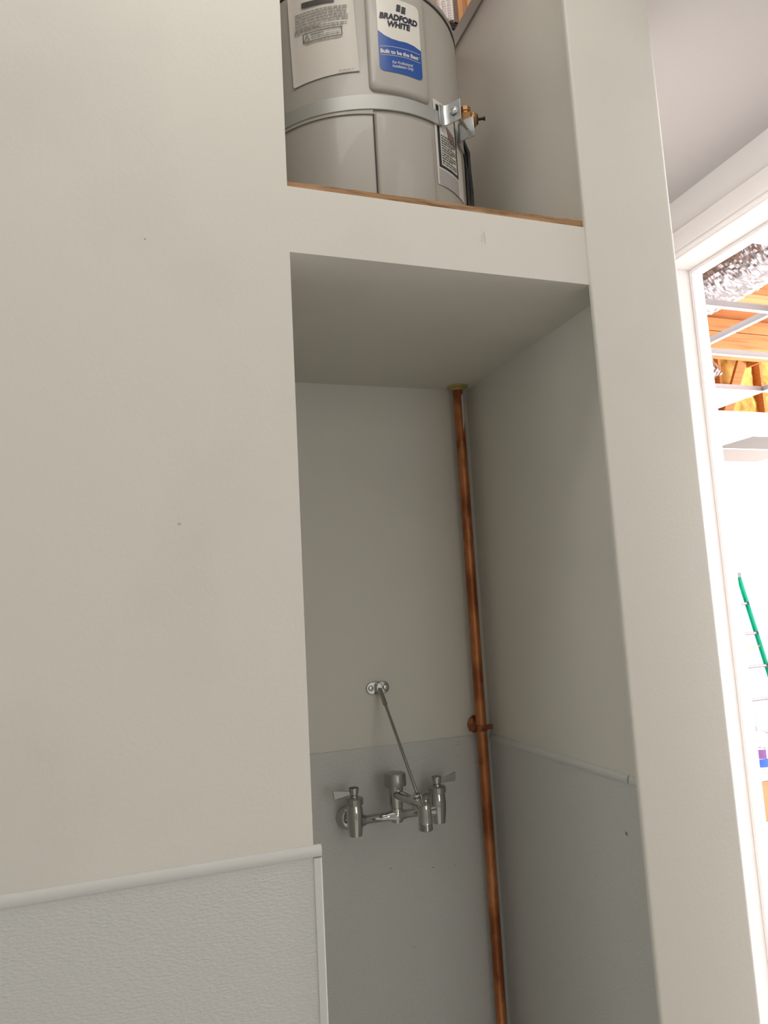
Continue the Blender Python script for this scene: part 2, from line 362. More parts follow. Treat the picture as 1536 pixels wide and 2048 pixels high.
# ---- instruction sheet in its pouch on the left of the jacket
pz = lambda a: 2.2095 + (a+47.9)/32.2*0.0075
pap = MB(); aa = [-48.6+33.0*i/20 for i in range(21)]
v = []; f = []
for i, a in enumerate(aa):
    for j in range(6):
        z = pz(a) + (2.405-pz(a))*j/5
        a2 = a - 1.6*j/5
        v.append(cyl(a2, HR+0.0022+0.0010*noise.noise((a*0.12, j*0.7, 1))+(0.0015 if i in (0, 20) else 0), z))
for i in range(20): f += [(i*6+j, (i+1)*6+j, (i+1)*6+j+1, i*6+j+1) for j in range(5)]
sheet = pap.add(v, f).build('instruction_sheet', 'paper', heater)
PR = HR+0.0046
ink = MB(); inkd = MB()
wrap_cols([(-42.3+16.4*i/8, 2.3690-0.004*i/8, 2.3800-0.0055*i/8) for i in range(9)], PR, inkd)
def textrow(mb, a0, a1, z, h, tilt, r, seed):
    q = random.Random(seed); a = a0
    while a < a1-0.4:
        wd = min(q.uniform(0.7, 2.4), a1-a); t = (a-a0)/(a1-a0)
        wrap_cols([(a, z+tilt*t, z+h+tilt*t), (a+wd, z+tilt*(t+wd/(a1-a0)), z+h+tilt*(t+wd/(a1-a0)))], r, mb); a += wd+q.uniform(0.25, 0.5)
for k in range(6): textrow(ink, -46.0, -19.8 if k < 5 else -33, 2.3560-0.0062*k, 0.0030, -0.003, PR, k)
for k in range(2): textrow(ink, -46.6, -19.6 if k == 0 else -22, 2.3215-0.0058*k, 0.0028, -0.003, PR, 20+k)
textrow(ink, -41.0, -23.5, 2.2895, 0.0022, 0.001, PR, 31)
for k in range(2): textrow(ink, -38.0, -23.8, 2.3010-0.0032*k, 0.0016, 0.0, PR, 40+k)
textrow(ink, -25.2, -17.8, 2.2180, 0.0014, 0.002, PR, 50)
ink.build('fine_print', 'inkg', sheet, smooth=False)['kind'] = 'stuff'
for (a0, a1, z0, z1) in ((-42, -23, 2.3105, 2.3117), (-42, -23, 2.2925, 2.2937), (-42.2, -41.8, 2.2925, 2.3117), (-23.2, -22.8, 2.2925, 2.3117)):
    wrap_cols([(a0+(a1-a0)*i/6, z0, z1) for i in range(7)], PR, inkd)
wrap_text(inkd, 'WARNING', -38.1, -31.8, 2.3046, 0.0036, PR, bold=0.02)
for s_ in (-1, 1):   # warning triangle outline
    p = [(-40.1, 2.3085), (-40.1+s_*1.55, 2.2955)]
    m_ = [cyl(p[0][0]-0.15, PR, p[0][1]), cyl(p[0][0]+0.15, PR, p[0][1]), cyl(p[1][0]+0.15, PR, p[1][1]), cyl(p[1][0]-0.15, PR, p[1][1])]
    inkd.add(m_, [(0, 1, 2, 3)])
wrap_cols([(-41.7, 2.2953, 2.2962), (-38.5, 2.2953, 2.2962)], PR, inkd); wrap_cols([(-40.22, 2.2985, 2.3045), (-39.98, 2.2985, 2.3045)], PR, inkd)
inkd.build('warning_print', 'inkd', sheet, smooth=False)['kind'] = 'stuff'
# ---- black-framed notice on the right side
NR = HR+0.0012
def notice_cols(a0, a1, zl0, zl1, zr0, zr1, n=12): return [(a0+(a1-a0)*i/n, zl0+(zr0-zl0)*i/n, zl1+(zr1-zl1)*i/n) for i in range(n+1)]
nt_ = wrap_cols(notice_cols(23.2, 50.5, 2.0170, 2.1985, 2.0230, 2.2040), NR).build('side_notice', 'label', heater)
fr = MB()
wrap_cols(notice_cols(25.0, 26.9, 2.0560, 2.190, 2.0565, 2.190, 2), NR+0.0004, fr)
wrap_cols(notice_cols(41.6, 43.0, 2.0600, 2.190, 2.0600, 2.190, 2), NR+0.0004, fr)
wrap_cols(notice_cols(25.0, 43.0, 2.0560, 2.0620, 2.0600, 2.0665), NR+0.0004, fr)
wrap_cols(notice_cols(25.0, 43.0, 2.183, 2.190, 2.183, 2.190), NR+0.0004, fr)
fr.build('black_frame', 'ink', nt_, smooth=False)
wrap_cols(notice_cols(24.6, 42.4, 2.0190, 2.0520, 2.0200, 2.0560), NR+0.0004).build('grey_block', 'lgrey', nt_)
fp = MB()
for k in range(12): textrow(fp, 27.6, 41.0 if k % 3 else 37.5, 2.1260-0.0054*k, 0.0024, 0.004, NR+0.0008, 60+k)
fp.build('fine_print', 'inkd', nt_, smooth=False)['kind'] = 'stuff'
rp = MB()
for q in range(5):
    a = 33+q*1.5; rp.add([cyl(a, NR+0.0007, 2.155-q*0.002), cyl(a+0.7, NR+0.0007, 2.155-q*0.002), cyl(a+1.9, NR+0.0007, 2.128-q*0.001), cyl(a+1.2, NR+0.0007, 2.128-q*0.001)], [(0, 1, 2, 3)])
rp.build('flame_symbol', 'inkr', nt_, smooth=False)
# ---- relief valve, drain lead
def radial(a): t = math.radians(a); return Vector((math.sin(t), -math.cos(t), 0))
def tang(a): t = math.radians(a); return Vector((math.cos(t), math.sin(t), 0))
VA = 64
vo = Vector(cyl(VA, HR-0.004, 2.246))
vd = radial(VA)
valve = MB().lathe([(0.012, 0), (0.012, 0.008), (0.019, 0.009), (0.020, 0.011), (0.020, 0.026), (0.018, 0.028), (0.014, 0.029)], vo, vd, n=6)
valve.lathe([(0.0150, 0.029), (0.0160, 0.032), (0.0160, 0.035), (0.011, 0.040)], vo, vd, n=16)
valve.lathe([(0.010, 0), (0.0105, 0.012), (0.0125, 0.013), (0.0125, 0.022)], vo+vd*0.016+Vector((0, 0, 0.006)), (0, 0, 1), n=8)
valve = valve.build('relief_valve', 'brass', heater, ang=25)
st = MB().lathe([(0.011, 0.040), (0.011, 0.0425), (0.003, 0.0435), (0.003, 0.054), (0.0045, 0.0545), (0.0045, 0.058)], vo, vd, n=10)
st.build('valve_stem', 'black', valve)
MB().tube([cyl(58, HR+0.004, 2.185), cyl(62, HR+0.012, 2.165), cyl(66, HR+0.012, 2.13), cyl(68, HR+0.014, 2.09), cyl(69, HR+0.013, 2.05), cyl(68, HR+0.010, 2.01), cyl(66, HR+0.004, 1.985)], [0.003, 0.004, 0.0045, 0.005, 0.0055, 0.0055, 0.004], 8).build('black_lead', 'black', heater)
MB().tube([cyl(60, HR+0.002, 2.20), cyl(64, HR+0.006, 2.15), cyl(66, HR+0.006, 2.09), cyl(66, HR+0.006, 2.03), cyl(64, HR+0.003, 1.97)], 0.0045, 8).build('black_lead', 'black', heater)
# ---- corrugated flexible connectors on top
def corrugated(pts, r, pitch=0.006):
    P = [Vector(p) for p in pts]; out = []; rad = []
    for a, b_ in zip(P, P[1:]):
        n = max(2, int((b_-a).length/pitch*2))
        for i in range(n): out.append(a.lerp(b_, i/n)); rad.append(r*(1.12 if len(out) % 2 else 0.9))
    return MB().tube(out, rad, 14)

# ---- seismic strap: a thing of its own, wrapped round the tank
def strap_z(a): return 2.1545 + 0.010*math.sin(math.radians(a)) if a > -25 else 2.1503
strap = empty('tank_strap', cyl(28, HR, 2.16), 'galvanised metal restraint strap wrapped around the grey tank with bolted bracket', 'strap')
sb = MB(); A = [-170+i*3.0 for i in range(67)]
v = []; f = []
for a in A:
    z = strap_z(a)
    for r, dz in ((HR+0.0028, -0.0155), (HR+0.0046, -0.0145), (HR+0.0046, 0.0145), (HR+0.0028, 0.0155)): v.append(cyl(a, r, z+dz))
for i in range(len(A)-1): f += [(i*4+j, (i+1)*4+j, (i+1)*4+(j+1) % 4, i*4+(j+1) % 4) for j in range(4)]
f += [(0, 1, 2, 3), tuple(range(len(A)*4-4, len(A)*4))]
sb.add(v, f).build('band', 'strap', strap, ang=30)
def ribbon(path, half_h, th, zc):
    """bent plate: path of (angle, radius) points, standing on the tank"""
    m = MB(); P = [Vector(cyl(a, r, 0)) for a, r in path]; v = []; f = []; n = len(P)
    for i, p in enumerate(P):
        t = (P[min(i+1, n-1)]-P[max(i-1, 0)]).normalized(); s_ = Vector((t.y, -t.x, 0))*th/2
        z = zc(i) if callable(zc) else zc
        for q, dz in ((p-s_, -half_h), (p+s_, -half_h), (p+s_, half_h), (p-s_, half_h)): v.append((q.x, q.y, z+dz))
    for i in range(n-1): f += [(i*4+j, (i+1)*4+j, (i+1)*4+(j+1) % 4, i*4+(j+1) % 4) for j in range(4)]
    f += [(0, 1, 2, 3), (n*4-4, n*4-3, n*4-2, n*4-1)]
    return m.add(v, f)
zb = 2.1665
ribbon([(25.9, HR+0.0062), (27.4, HR+0.0068), (28.6, HR+0.0090), (29.3, HR+0.014), (29.6, HR+0.022), (29.8, HR+0.034), (29.9, HR+0.046)], 0.0215, 0.0022, zb).build('bracket', 'galv', strap, bevel=0.0006, ang=30)
zb2 = 2.158
ribbon([(41.0, HR+0.046), (41.0, HR+0.030), (41.6, HR+0.016), (43, HR+0.009), (46, HR+0.0066), (52, HR+0.0062)], 0.0215, 0.0022, zb2).build('bracket', 'galv', strap, bevel=0.0006, ang=30)
bp = Vector(cyl(29.8, HR+0.031, 2.167)); bd = (Vector(cyl(41.0, HR+0.031, 2.1585)) - bp)
bdn = bd.normalized()
MB().lathe([(0.0092, 0.0), (0.0088, -0.0018), (0.0065, -0.0042), (0.003, -0.0052), (0.0004, -0.0055)], bp-bdn*0.0012, bdn, n=20).build('bolt_head', 'galv', strap)
n_th = 40
MB().tube([bp + bdn*(bd.length+0.022)*i/n_th for i in range(n_th+1)], [0.0040 if i % 2 else 0.0034 for i in range(n_th+1)], 10).build('bolt', 'galv', strap)
MB().lathe([(0.0075, 0), (0.0075, 0.006)], bp+bd+bdn*0.002, bdn, n=6).build('nut', 'galv', strap, ang=20)

# ------------------------------------------------------------------ copper pipe in the corner
CXp, CYp = 0.8135, 1.680
pipe = empty('copper_pipe', (CXp, CYp, FZ), 'vertical stained copper pipe rising up the corner of the niche', 'pipe')
MB().tube([(CXp+0.0012*math.sin(z*1.7), CYp, z) for z in [FZ+i*(ZC-FZ)/56 for i in range(57)]], 0.0128, 20).build('tube', 'copper', pipe)
MB().lathe([(0.0135, -0.0105), (0.0145, -0.0075), (0.027, -0.0035), (0.0275, 0), (0.0135, 0)], (CXp, CYp, ZC), n=28).build('escutcheon', 'escut', pipe)
tagm = MB(); v = []; f = []
for i in range(5):
    a = math.radians(-52+12*i)
    for z in (1.640+i*0.010, 1.742-abs(i-2)*0.004): v.append((CXp+0.0132*math.sin(a+1.1), CYp-0.0132*math.cos(a+1.1), z))
for i in range(4): f.append((2*i, 2*i+2, 2*i+3, 2*i+1))
tagm.add(v, f).build('torn_sticker', 'label', pipe)
hanger = empty('pipe_clamp', (CXp, BY, 0.905), 'dark copper bell hanger clamp holding the pipe to the niche back wall', 'clamp')
MB().lathe([(0.021, 0), (0.021, 0.0022), (0.018, 0.0045), (0.010, 0.0075), (0.007, 0.012), (0.0065, 0.019)], (CXp-0.0005, BY-0.003 if False else BY, 0.910), (0, -1, 0), n=28).build('wall_plate', 'copper_d', hanger)
rg = MB(); v = []; f = []; n = 28
for i in range(n):
    a = 2*PI*i/n
    for r, z in ((0.0131, 0.8975), (0.0158, 0.8975), (0.0158, 0.9115), (0.0131, 0.9115)): v.append((CXp+r*math.cos(a), CYp+r*math.sin(a), z))
for i in range(n): f += [(i*4+j, ((i+1) % n)*4+j, ((i+1) % n)*4+(j+1) % 4, i*4+(j+1) % 4) for j in range(4)]
rg.add(v, f).build('ring', 'copper_d', hanger, ang=40)
for s_ in (-1, 1):
    ex = CXp + s_*0.0155
    MB().box(min(ex, ex+s_*0.016), max(ex, ex+s_*0.016), CYp-0.0022, CYp+0.0042, 0.8985, 0.9105).build('ear', 'copper_d', hanger, bevel=0.002)
    MB().lathe([(0.0045, 0), (0.0045, 0.002), (0.003, 0.0032)], (ex+s_*0.009, CYp-0.0022, 0.9045), (0, -1, 0), n=12).build('screw', 'copper_d', hanger)

# ------------------------------------------------------------------ service faucet
FX0, FX1, FYv = 0.4745, 0.6740, 1.645
BWALL = BY-0.003
fau = empty('service_faucet', (0.574, BWALL, 0.74), 'chrome wall mounted mop sink faucet with two wing handles and top brace', 'faucet')
for x in (FX0, FX1):
    vb_ = MB().lathe([(0.0120, 0.711), (0.0145, 0.712), (0.0160, 0.722), (0.0182, 0.740), (0.0188, 0.755), (0.0180, 0.768), (0.0165, 0.776), (0.0165, 0.778)], (x, FYv, 0), n=28)
    vb_.lathe([(0.0155, 0), (0.0125, -0.006), (0.0115, 0.03), (0.0125, 0.05), (0.0160, 0.060)], (x, FYv+0.004, 0.742), (0, 1, 0), n=20)
    vb_.build('valve_body', 'chrome', fau)
    MB().lathe([(0.0272, 0), (0.0272, 0.002), (0.0262, 0.006), (0.0225, 0.012), (0.017, 0.016), (0.0125, 0.017)], (x, BWALL, 0.736), (0, -1, 0), n=32).build('wall_flange', 'chrome', fau)
    MB().lathe([(0.0175, 0.7775), (0.0200, 0.7785), (0.0200, 0.7905), (0.0175, 0.7925), (0.009, 0.7935), (0.0085, 0.7965)], (x, FYv, 0), n=16).build('bonnet_nut', 'chrome_b', fau, ang=20)
    s_ = -1 if x == FX0 else 1
    hd = MB().lathe([(0.0078, 0.7945), (0.0085, 0.797), (0.0120, 0.8120), (0.0118, 0.8135)], (x, FYv, 0), n=24)
    hdl = hd.build('handle', 'chrome', fau)
    th = 0.0022
    if s_ < 0: P = [(x-0.009, 0.7995), (x-0.009, 0.8075), (x-0.047, 0.8125), (x-0.0485, 0.8110), (x-0.046, 0.7945), (x-0.044, 0.7935)]
    else: P = [(x+0.009, 0.7985), (x+0.009, 0.8065), (x+0.047, 0.8185), (x+0.0485, 0.8175), (x+0.0465, 0.7995), (x+0.045, 0.7985)]
    MB().prism(P, 'y', FYv-th, FYv+th).build('wing_lever', 'chrome_b', hdl, bevel=0.0008)
    MB().lathe([(0.0106, 0.8132), (0.0098, 0.8142), (0.0001, 0.8146)], (x, FYv, 0), n=20).build('index_button', 'red' if s_ < 0 else 'capg', hdl)
xm = 0.5725
br = MB().lathe([(0.0165, 0.012), (0.0125, 0.020), (0.0098, 0.027), (0.0095, xm-FX0-0.024), (0.0120, xm-FX0-0.014), (0.0148, xm-FX0-0.006), (0.0150, xm-FX0), (0.0148, xm-FX0+0.006), (0.0120, xm-FX0+0.014), (0.0095, xm-FX0+0.024), (0.0098, FX1-FX0-0.027), (0.0125, FX1-FX0-0.020), (0.0165, FX1-FX0-0.012)], (FX0, FYv, 0.742), (1, 0, 0), n=24)
br.lathe([(0.0130, -0.014), (0.0150, -0.006), (0.0145, 0.008), (0.0115, 0.020), (0.0105, 0.024)], (xm, FYv, 0.742), n=24)
br.build('bridge_tube', 'chrome', fau)
MB().lathe([(0.0120, 0.757), (0.0142, 0.759), (0.0148, 0.764), (0.0178, 0.800), (0.0182, 0.806)], (xm, FYv, 0), n=28).build('breaker_body', 'chrome', fau)
vc = MB().lathe([(0.0200, 0.8055), (0.0250, 0.8065), (0.0256, 0.812), (0.0250, 0.830), (0.0232, 0.8335), (0.0001, 0.8350)], (xm, FYv, 0), n=32).build('breaker_cap', 'chrome_b', fau, ang=40)
for q in range(6):
    a = 2*PI*q/6+0.3
    MB().box(xm+0.0190*math.cos(a)-0.0026, xm+0.0190*math.cos(a)+0.0026, FYv+0.0190*math.sin(a)-0.0026, FYv+0.0190*math.sin(a)+0.0026, 0.8322, 0.8348).build('cap_lug', 'chrome_b', vc, bevel=0.0008)
# spout: straight out from the wall, then a threaded nose pointing down
YE = 1.470
sp = MB().tube([(xm, FYv-0.008, 0.789), (xm, FYv-0.03, 0.7905), (xm, 1.56, 0.794), (xm, 1.51, 0.796), (xm, 1.485, 0.796), (xm, YE-0.002, 0.793)], [0.0095, 0.0108, 0.0112, 0.0120, 0.0128, 0.0132], 22)
sp.lathe([(0.0085, 0.8070), (0.0125, 0.8030), (0.0138, 0.7930), (0.0135, 0.7800), (0.0142, 0.7700), (0.0146, 0.7660)], (xm, YE, 0), n=24)
spo = sp.build('spout', 'chrome', fau)
th_ = MB().lathe([(0.0146 if i % 2 else 0.0135, 0.7660-0.0011*i) for i in range(13)] + [(0.0105, 0.7520), (0.0105, 0.760)], (xm, YE, 0), n=24)
th_.build('hose_thread', 'chrome', spo, ang=20)
MB().lathe([(0.003, 0), (0.003, 0.004), (0.0048, 0.006), (0.0055, 0.009), (0.0048, 0.0118), (0.002, 0.0135), (0.0001, 0.0138)], (xm+0.001, YE-0.004, 0.802), n=14).build('pail_knob', 'chrome', spo)
# top brace: rod from a wall bracket down to a clevis on the spout
bt = Vector((0.5655, BY-0.012, 1.0185)); be = Vector((xm+0.001, 1.507, 0.812))
dd = (be-bt).normalized()
br_ = MB().tube([bt+dd*0.012, bt+dd*0.26*0.5, be-dd*0.006], 0.0034, 12).build('brace_rod', 'chrome_b', fau)
MB().tube([bt+dd*0.004, bt+dd*0.048], 0.0052, 14).build('rod_sleeve', 'chrome_b', br_)
cl = MB()
for s_ in (-1, 1): cl.prism([(be.y+0.006, be.z-0.016), (be.y-0.006, be.z-0.016), (be.y-0.007, be.z+0.002), (be.y, be.z+0.009), (be.y+0.007, be.z+0.002)], 'x', xm+s_*0.0058-0.0012, xm+s_*0.0058+0.0012)
cl.lathe([(0.0035, -0.0085), (0.0035, 0.0085)], (xm, be.y, be.z), (1, 0, 0), n=12)
cl.build('clevis', 'chrome', fau, bevel=0.0006)
pl = []
for k in range(13): pl.append((0.5785+0.0145*math.sin(PI*k/12), 1.0185+0.0145*math.cos(PI*k/12)))
for k in range(13): pl.append((0.5500-0.0145*math.sin(PI*k/12), 1.0185-0.0145*math.cos(PI*k/12)))
bk = MB().prism(pl, 'y', BY-0.0045, BY).build('wall_bracket', 'chrome', fau, bevel=0.0015)
MB().prism([(0.5575, 1.008), (0.5720, 1.008), (0.5725, 1.024), (0.5690, 1.0315), (0.5610, 1.0315), (0.5570, 1.024)], 'y', BY-0.0150, BY-0.004).build('bracket_lug', 'chrome', bk, bevel=0.002)
for x in (0.5465, 0.5830):
    MB().lathe([(0.0068, 0), (0.0066, 0.0015), (0.005, 0.003), (0.0022, 0.0034), (0.0018, 0.0012)], (x, BY-0.0045, 1.0185), (0, -1, 0), n=18).build('screw', 'galv', bk)

# ------------------------------------------------------------------ bright room beyond the door
struct(B('wall_far', 'pinkw', 1.6, 9.5, 6.5, 6.62, FZ, 2.66))
struct(MB().box(9.4, 9.5, -2.3, -0.4, FZ, 4.2).box(9.4, 9.5, 5.6, 6.6, FZ, 4.2).box(9.4, 9.5, -0.4, 5.6, FZ, 0.4).box(9.4, 9.5, -0.4, 5.6, 3.0, 4.2).build('wall_window', 'pinkw'))
struct(B('wall_near', 'pinkw', DX2, 9.5, -2.42, -2.3, FZ, 4.2))
struct(B('roof', 'osb', -2.4, 9.6, -2.5, 7.2, 4.25, 4.33))
struct(B('wall_attic', 'white', -2.4, -2.3, 1.2, 6.6, FZ, 4.25))
# suspended ceiling grid
ZG = 2.65
GX = [2.065, 3.265, 4.465, 5.640, 6.84, 8.04]
GYs = [1.63, 2.24, 2.85, 3.46, 4.08, 4.71, 5.33, 5.86, 6.47]
grid = struct(empty('ceiling_grid', (4.5, 4.0, ZG)))
def tee(x0, x1, y0, y1, along):
    m = MB()
    if along == 'x':
        yc = (y0+y1)/2; m.box(x0, x1, yc-0.012, yc+0.012, ZG, ZG+0.0025, 1); m.box(x0, x1, yc-0.0012, yc+0.0012, ZG+0.0025, ZG+0.038, 0); m.box(x0, x1, yc-0.003, yc+0.003, ZG+0.030, ZG+0.040, 0)
    else:
        xc = (x0+x1)/2; m.box(xc-0.012, xc+0.012, y0, y1, ZG, ZG+0.0025, 1); m.box(xc-0.0012, xc+0.0012, y0, y1, ZG+0.0025, ZG+0.038, 0); m.box(xc-0.003, xc+0.003, y0, y1, ZG+0.030, ZG+0.040, 0)
    return m
for x in GX: tee(x, x, 0.9, 6.49, 'y').build('main_tee', ['tee', 'teew'], grid)
for i in range(len(GX)-1):
    for y in GYs: tee(GX[i]+0.013, GX[i+1]-0.013, y, y, 'x').build('cross_tee', ['tee', 'teew'], grid)
tiles = [(0, 0), (1, 0), (2, 0), (1, 4), (0, 4), (0, 5), (1, 5), (2, 5), (1, 6), (2, 6), (0, 6), (1, 7), (2, 7), (4, 7), (4, 6), (4, 5)]
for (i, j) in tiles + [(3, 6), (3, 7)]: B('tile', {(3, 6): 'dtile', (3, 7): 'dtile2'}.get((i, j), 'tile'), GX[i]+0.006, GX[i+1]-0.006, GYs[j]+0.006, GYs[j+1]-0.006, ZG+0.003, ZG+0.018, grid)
for (x, y) in ((3.42, 2.85), (4.3, 3.46), (5.0, 3.46), (4.9, 4.08)):
    MB().tube([(x, y, ZG+0.035), (x-0.01, y+0.02, ZG+0.28), (x-0.02, y+0.05, ZG+0.5)], 0.0022, 6).build('hanger_wire', 'alum', grid)
# roof framing above the grid
fr_ = struct(empty('roof_framing', (5, 4.4, 3.2)))
def beam(name, *a, m='wood'): return B(name, m, *a, parent=fr_, bevel=0.003)
beam('plank', 2.6, 9.4, 4.30, 4.34, 3.065, 3.193)
beam('plank', 2.6, 9.4, 4.30, 4.34, 3.199, 3.302)
beam('plank', 2.6, 9.4, 4.36, 4.40, 3.318, 3.44, m='wood')
beam('plank', 2.6, 9.4, 4.34, 4.43, 3.02, 3.06, m='wood')
beam('joist', 2.4, 9.4, 3.50, 3.64, 3.095, 3.34)
beam('joist', 2.4, 9.4, 2.70, 2.78, 3.35, 3.60)
beam('joist', 1.72, 9.4, 2.05, 2.09, 3.35, 3.60)
for x in (3.2, 4.4, 5.6, 6.8): beam('rafter', x, x+0.04, 2.0, 6.4, 3.75, 3.98)
# end wall framing with wool batts
XS = [4.6, 5.21, 5.82, 6.43, 7.04, 7.65, 8.26]
for x in XS: beam('stud', x, x+0.04, 6.44, 6.60, 2.67, 4.24, m='wood')
def batt(x0, x1, y, z0, z1, seed):
    m = MB(); nx, nz = 12, 26; v = []; f = []
    for i in range(nx+1):
        for j in range(nz+1):
            x = x0+(x1-x0)*i/nx; z = z0+(z1-z0)*j/nz
            e = min(i, nx-i, 2)/2
            v.append((x, y-0.05*e-0.05*noise.noise((x*5, z*5, seed))-0.02*noise.noise((x*15, z*15, seed)), z))
    for i in range(nx): f += [(i*(nz+1)+j, (i+1)*(nz+1)+j, (i+1)*(nz+1)+j+1, i*(nz+1)+j+1) for j in range(nz)]
    n0 = len(v); v += [(x0, y+0.06, z0), (x1, y+0.06, z0), (x1, y+0.06, z1), (x0, y+0.06, z1)]
    f += [(n0, n0+1, n0+2, n0+3)]
    return m.add(v, f)
for k, (a, c) in enumerate(zip(XS, XS[1:])): batt(a+0.04, c, 6.54, 2.67, 4.24, k).build('insulation_batt', 'batt', fr_, ang=80)
struct(B('wall_gable', 'osb', 1.6, 9.5, 6.61, 6.66, 2.66, 4.25))
bx = MB().prism([(6.14, 2.75), (6.27, 2.75), (6.92, 4.1), (6.79, 4.1)], 'y', 6.36, 6.40).build('brace', 'wood', fr_, bevel=0.003)
# foil wrapped flexible duct
def duct(pts, r, name, n=28, steps=90, seed=0.0, amp=0.022):
    P = [Vector(p) for p in pts]; seg = [(b_-a).length for a, b_ in zip(P, P[1:])]; tot = sum(seg)
    m = MB(); v = []; f = []
    for i in range(steps+1):
        s_ = tot*i/steps; k = 0
        while k < len(seg)-1 and s_ > seg[k]: s_ -= seg[k]; k += 1
        c = P[k].lerp(P[k+1], min(1, s_/seg[k])); t = (P[k+1]-P[k]).normalized(); u_ = t.orthogonal().normalized(); w_ = t.cross(u_)
        for j in range(n):
            a = 2*PI*j/n; d = u_*math.cos(a)+w_*math.sin(a)
            q = c+d*r; rr = r + amp*0.7*noise.noise((q*8+Vector((seed, 0, 0)))) + amp*1.0*abs(noise.noise(q*21)) - amp*0.9*abs(noise.noise(q*43+Vector((seed, 3, 1))))
            v.append(c+d*rr)
    for i in range(steps): f += [(i*n+j, i*n+(j+1) % n, (i+1)*n+(j+1) % n, (i+1)*n+j) for j in range(n)]
    f += [tuple(range(n)), tuple(range(steps*n, steps*n+n))]
    return m.add(v, f)
dct = duct([(3.17, 1.6, 3.0), (3.22, 2.4, 2.975), (3.25, 3.0, 2.955), (3.22, 3.42, 2.94)], 0.128, 'd', n=48, steps=170, amp=0.020).build('foil_duct', 'foil', smooth=False)
tag(dct, 'silver foil wrapped flexible duct lying above the open ceiling grid', 'duct')
d2 = duct([(4.31, 4.40, 2.84), (4.28, 4.40, 2.90), (4.20, 4.42, 3.00), (4.05, 4.46, 3.04), (3.80, 4.5, 3.04)], 0.085, 'd', n=32, steps=60, seed=5.0).build('duct_boot', 'foil', smooth=False)
tag(d2, 'short crumpled foil duct end hanging beside the ceiling insulation, partly behind the door jamb', 'duct')
bl = MB().tube([(5.16, 5.0, ZG+0.045), (5.13, 5.0, ZG+0.07), (5.18, 5.0, ZG+0.10), (5.27, 5.0, ZG+0.07), (5.34, 5.0, ZG+0.10)], 0.008, 8).build('loose_cable', 'purple')
tag(bl, 'short knotted dark cable resting on the ceiling grid below the insulation', 'cable')

# attic corner seen over the tank: hoses and studs on a low wall beyond the closet
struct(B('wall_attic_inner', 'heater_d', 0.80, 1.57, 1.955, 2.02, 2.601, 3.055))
for k, x in enumerate((0.981, 1.001, 1.0205)):
    h = corrugated([(x, 1.962, 3.094), (x, 1.962, 3.4), (x, 1.962, 4.24)], 0.0078, 0.009).build('flex_hose', 'teew')
    tag(h, ['white corrugated hose half hidden by the rim of the tank, farthest from the studs', 'white corrugated hose in the middle of the three beyond the tank top', 'white corrugated hose nearest the pale studs beyond the tank top'][k], 'hose', 'white hoses beyond the tank')
st1 = B('wall_stud', 'wood_p', 1.046, 1.064, 1.960, 2.01, 3.056, 4.245, bevel=0.001)
tag(st1, 'narrow pale wooden stud beside the white hoses beyond the tank top', 'stud')
st2 = B('wall_stud', 'alum', 1.031, 1.0445, 1.960, 2.00, 3.094, 4.245, bevel=0.001)
tag(st2, 'grey steel stud between the white hoses and the pale wooden stud', 'stud')
st3 = B('wall_stud', 'wood_p', 1.083, 1.13, 1.960, 2.01, 3.056, 4.245, bevel=0.001)
tag(st3, 'wide pale wooden stud at the very top edge beside the closet wall corner', 'stud')
slv = MB().tube([(0.96, 1.972, 3.0745), (1.045, 1.972, 3.0745)], 0.0185, 14).build('pipe_sleeve', 'black')
tag(slv, 'short black pipe sleeve under the white hoses beyond the tank top', 'pipe')
def scuff(parent, c, n, pts, m='inkg'):
    # small mark on a wall: thin patch 0.2 mm proud
    v = [Vector(c)+Vector(p)+Vector(n)*0.0003 for p in pts]
    MB().add(v, [tuple(range(len(v)))]).build('scuff_mark', m, parent, smooth=False)
def yp(w_, h_, sl=0.0): return [(-w_, 0, -h_), (w_, 0, -h_*0.8), (w_+sl, 0, h_), (-w_+sl, 0, h_*0.7)]
def xp(w_, h_): return [(0, -w_, -h_), (0, w_, -h_*0.7), (0, w_, h_), (0, -w_, h_*0.8)]
scuff(wall_front, (0.590, FY, 1.827), (0, -1, 0), yp(0.0005, 0.0115, -0.001), 'tan')
scuff(wall_front, (0.5845, FY, 1.826), (0, -1, 0), yp(0.0012, 0.008), 'faint')
scuff(wall_front, (0.031, FY, 1.757), (0, -1, 0), yp(0.0012, 0.0010), 'inkg')
scuff(wall_front, (0.072, FY, 1.336), (0, -1, 0), yp(0.0022, 0.0016), 'tan')
for (x, z, a, b_) in ((0.764, 0.872, 0.0026, 0.0008), (0.762, 0.8665, 0.0022, 0.0007), (0.760, 0.838, 0.0020, 0.0008), (0.573, 0.609, 0.0018, 0.0012), (0.678, 0.595, 0.0020, 0.0014), (0.698, 0.631, 0.0010, 0.0010), (0.733, 0.591, 0.0016, 0.0012), (0.62, 0.43, 0.0014, 0.0012)):
    scuff(wall_back, (x, BY-0.003, z), (0, -1, 0), yp(a, b_))
scuff(wall_partition, (RX-0.003, 1.188, 0.777), (-1, 0, 0), xp(0.0035, 0.0035), 'inkg')
scuff(wall_partition, (RX-0.003, 1.181, 0.671), (-1, 0, 0), xp(0.0016, 0.0014), 'label')

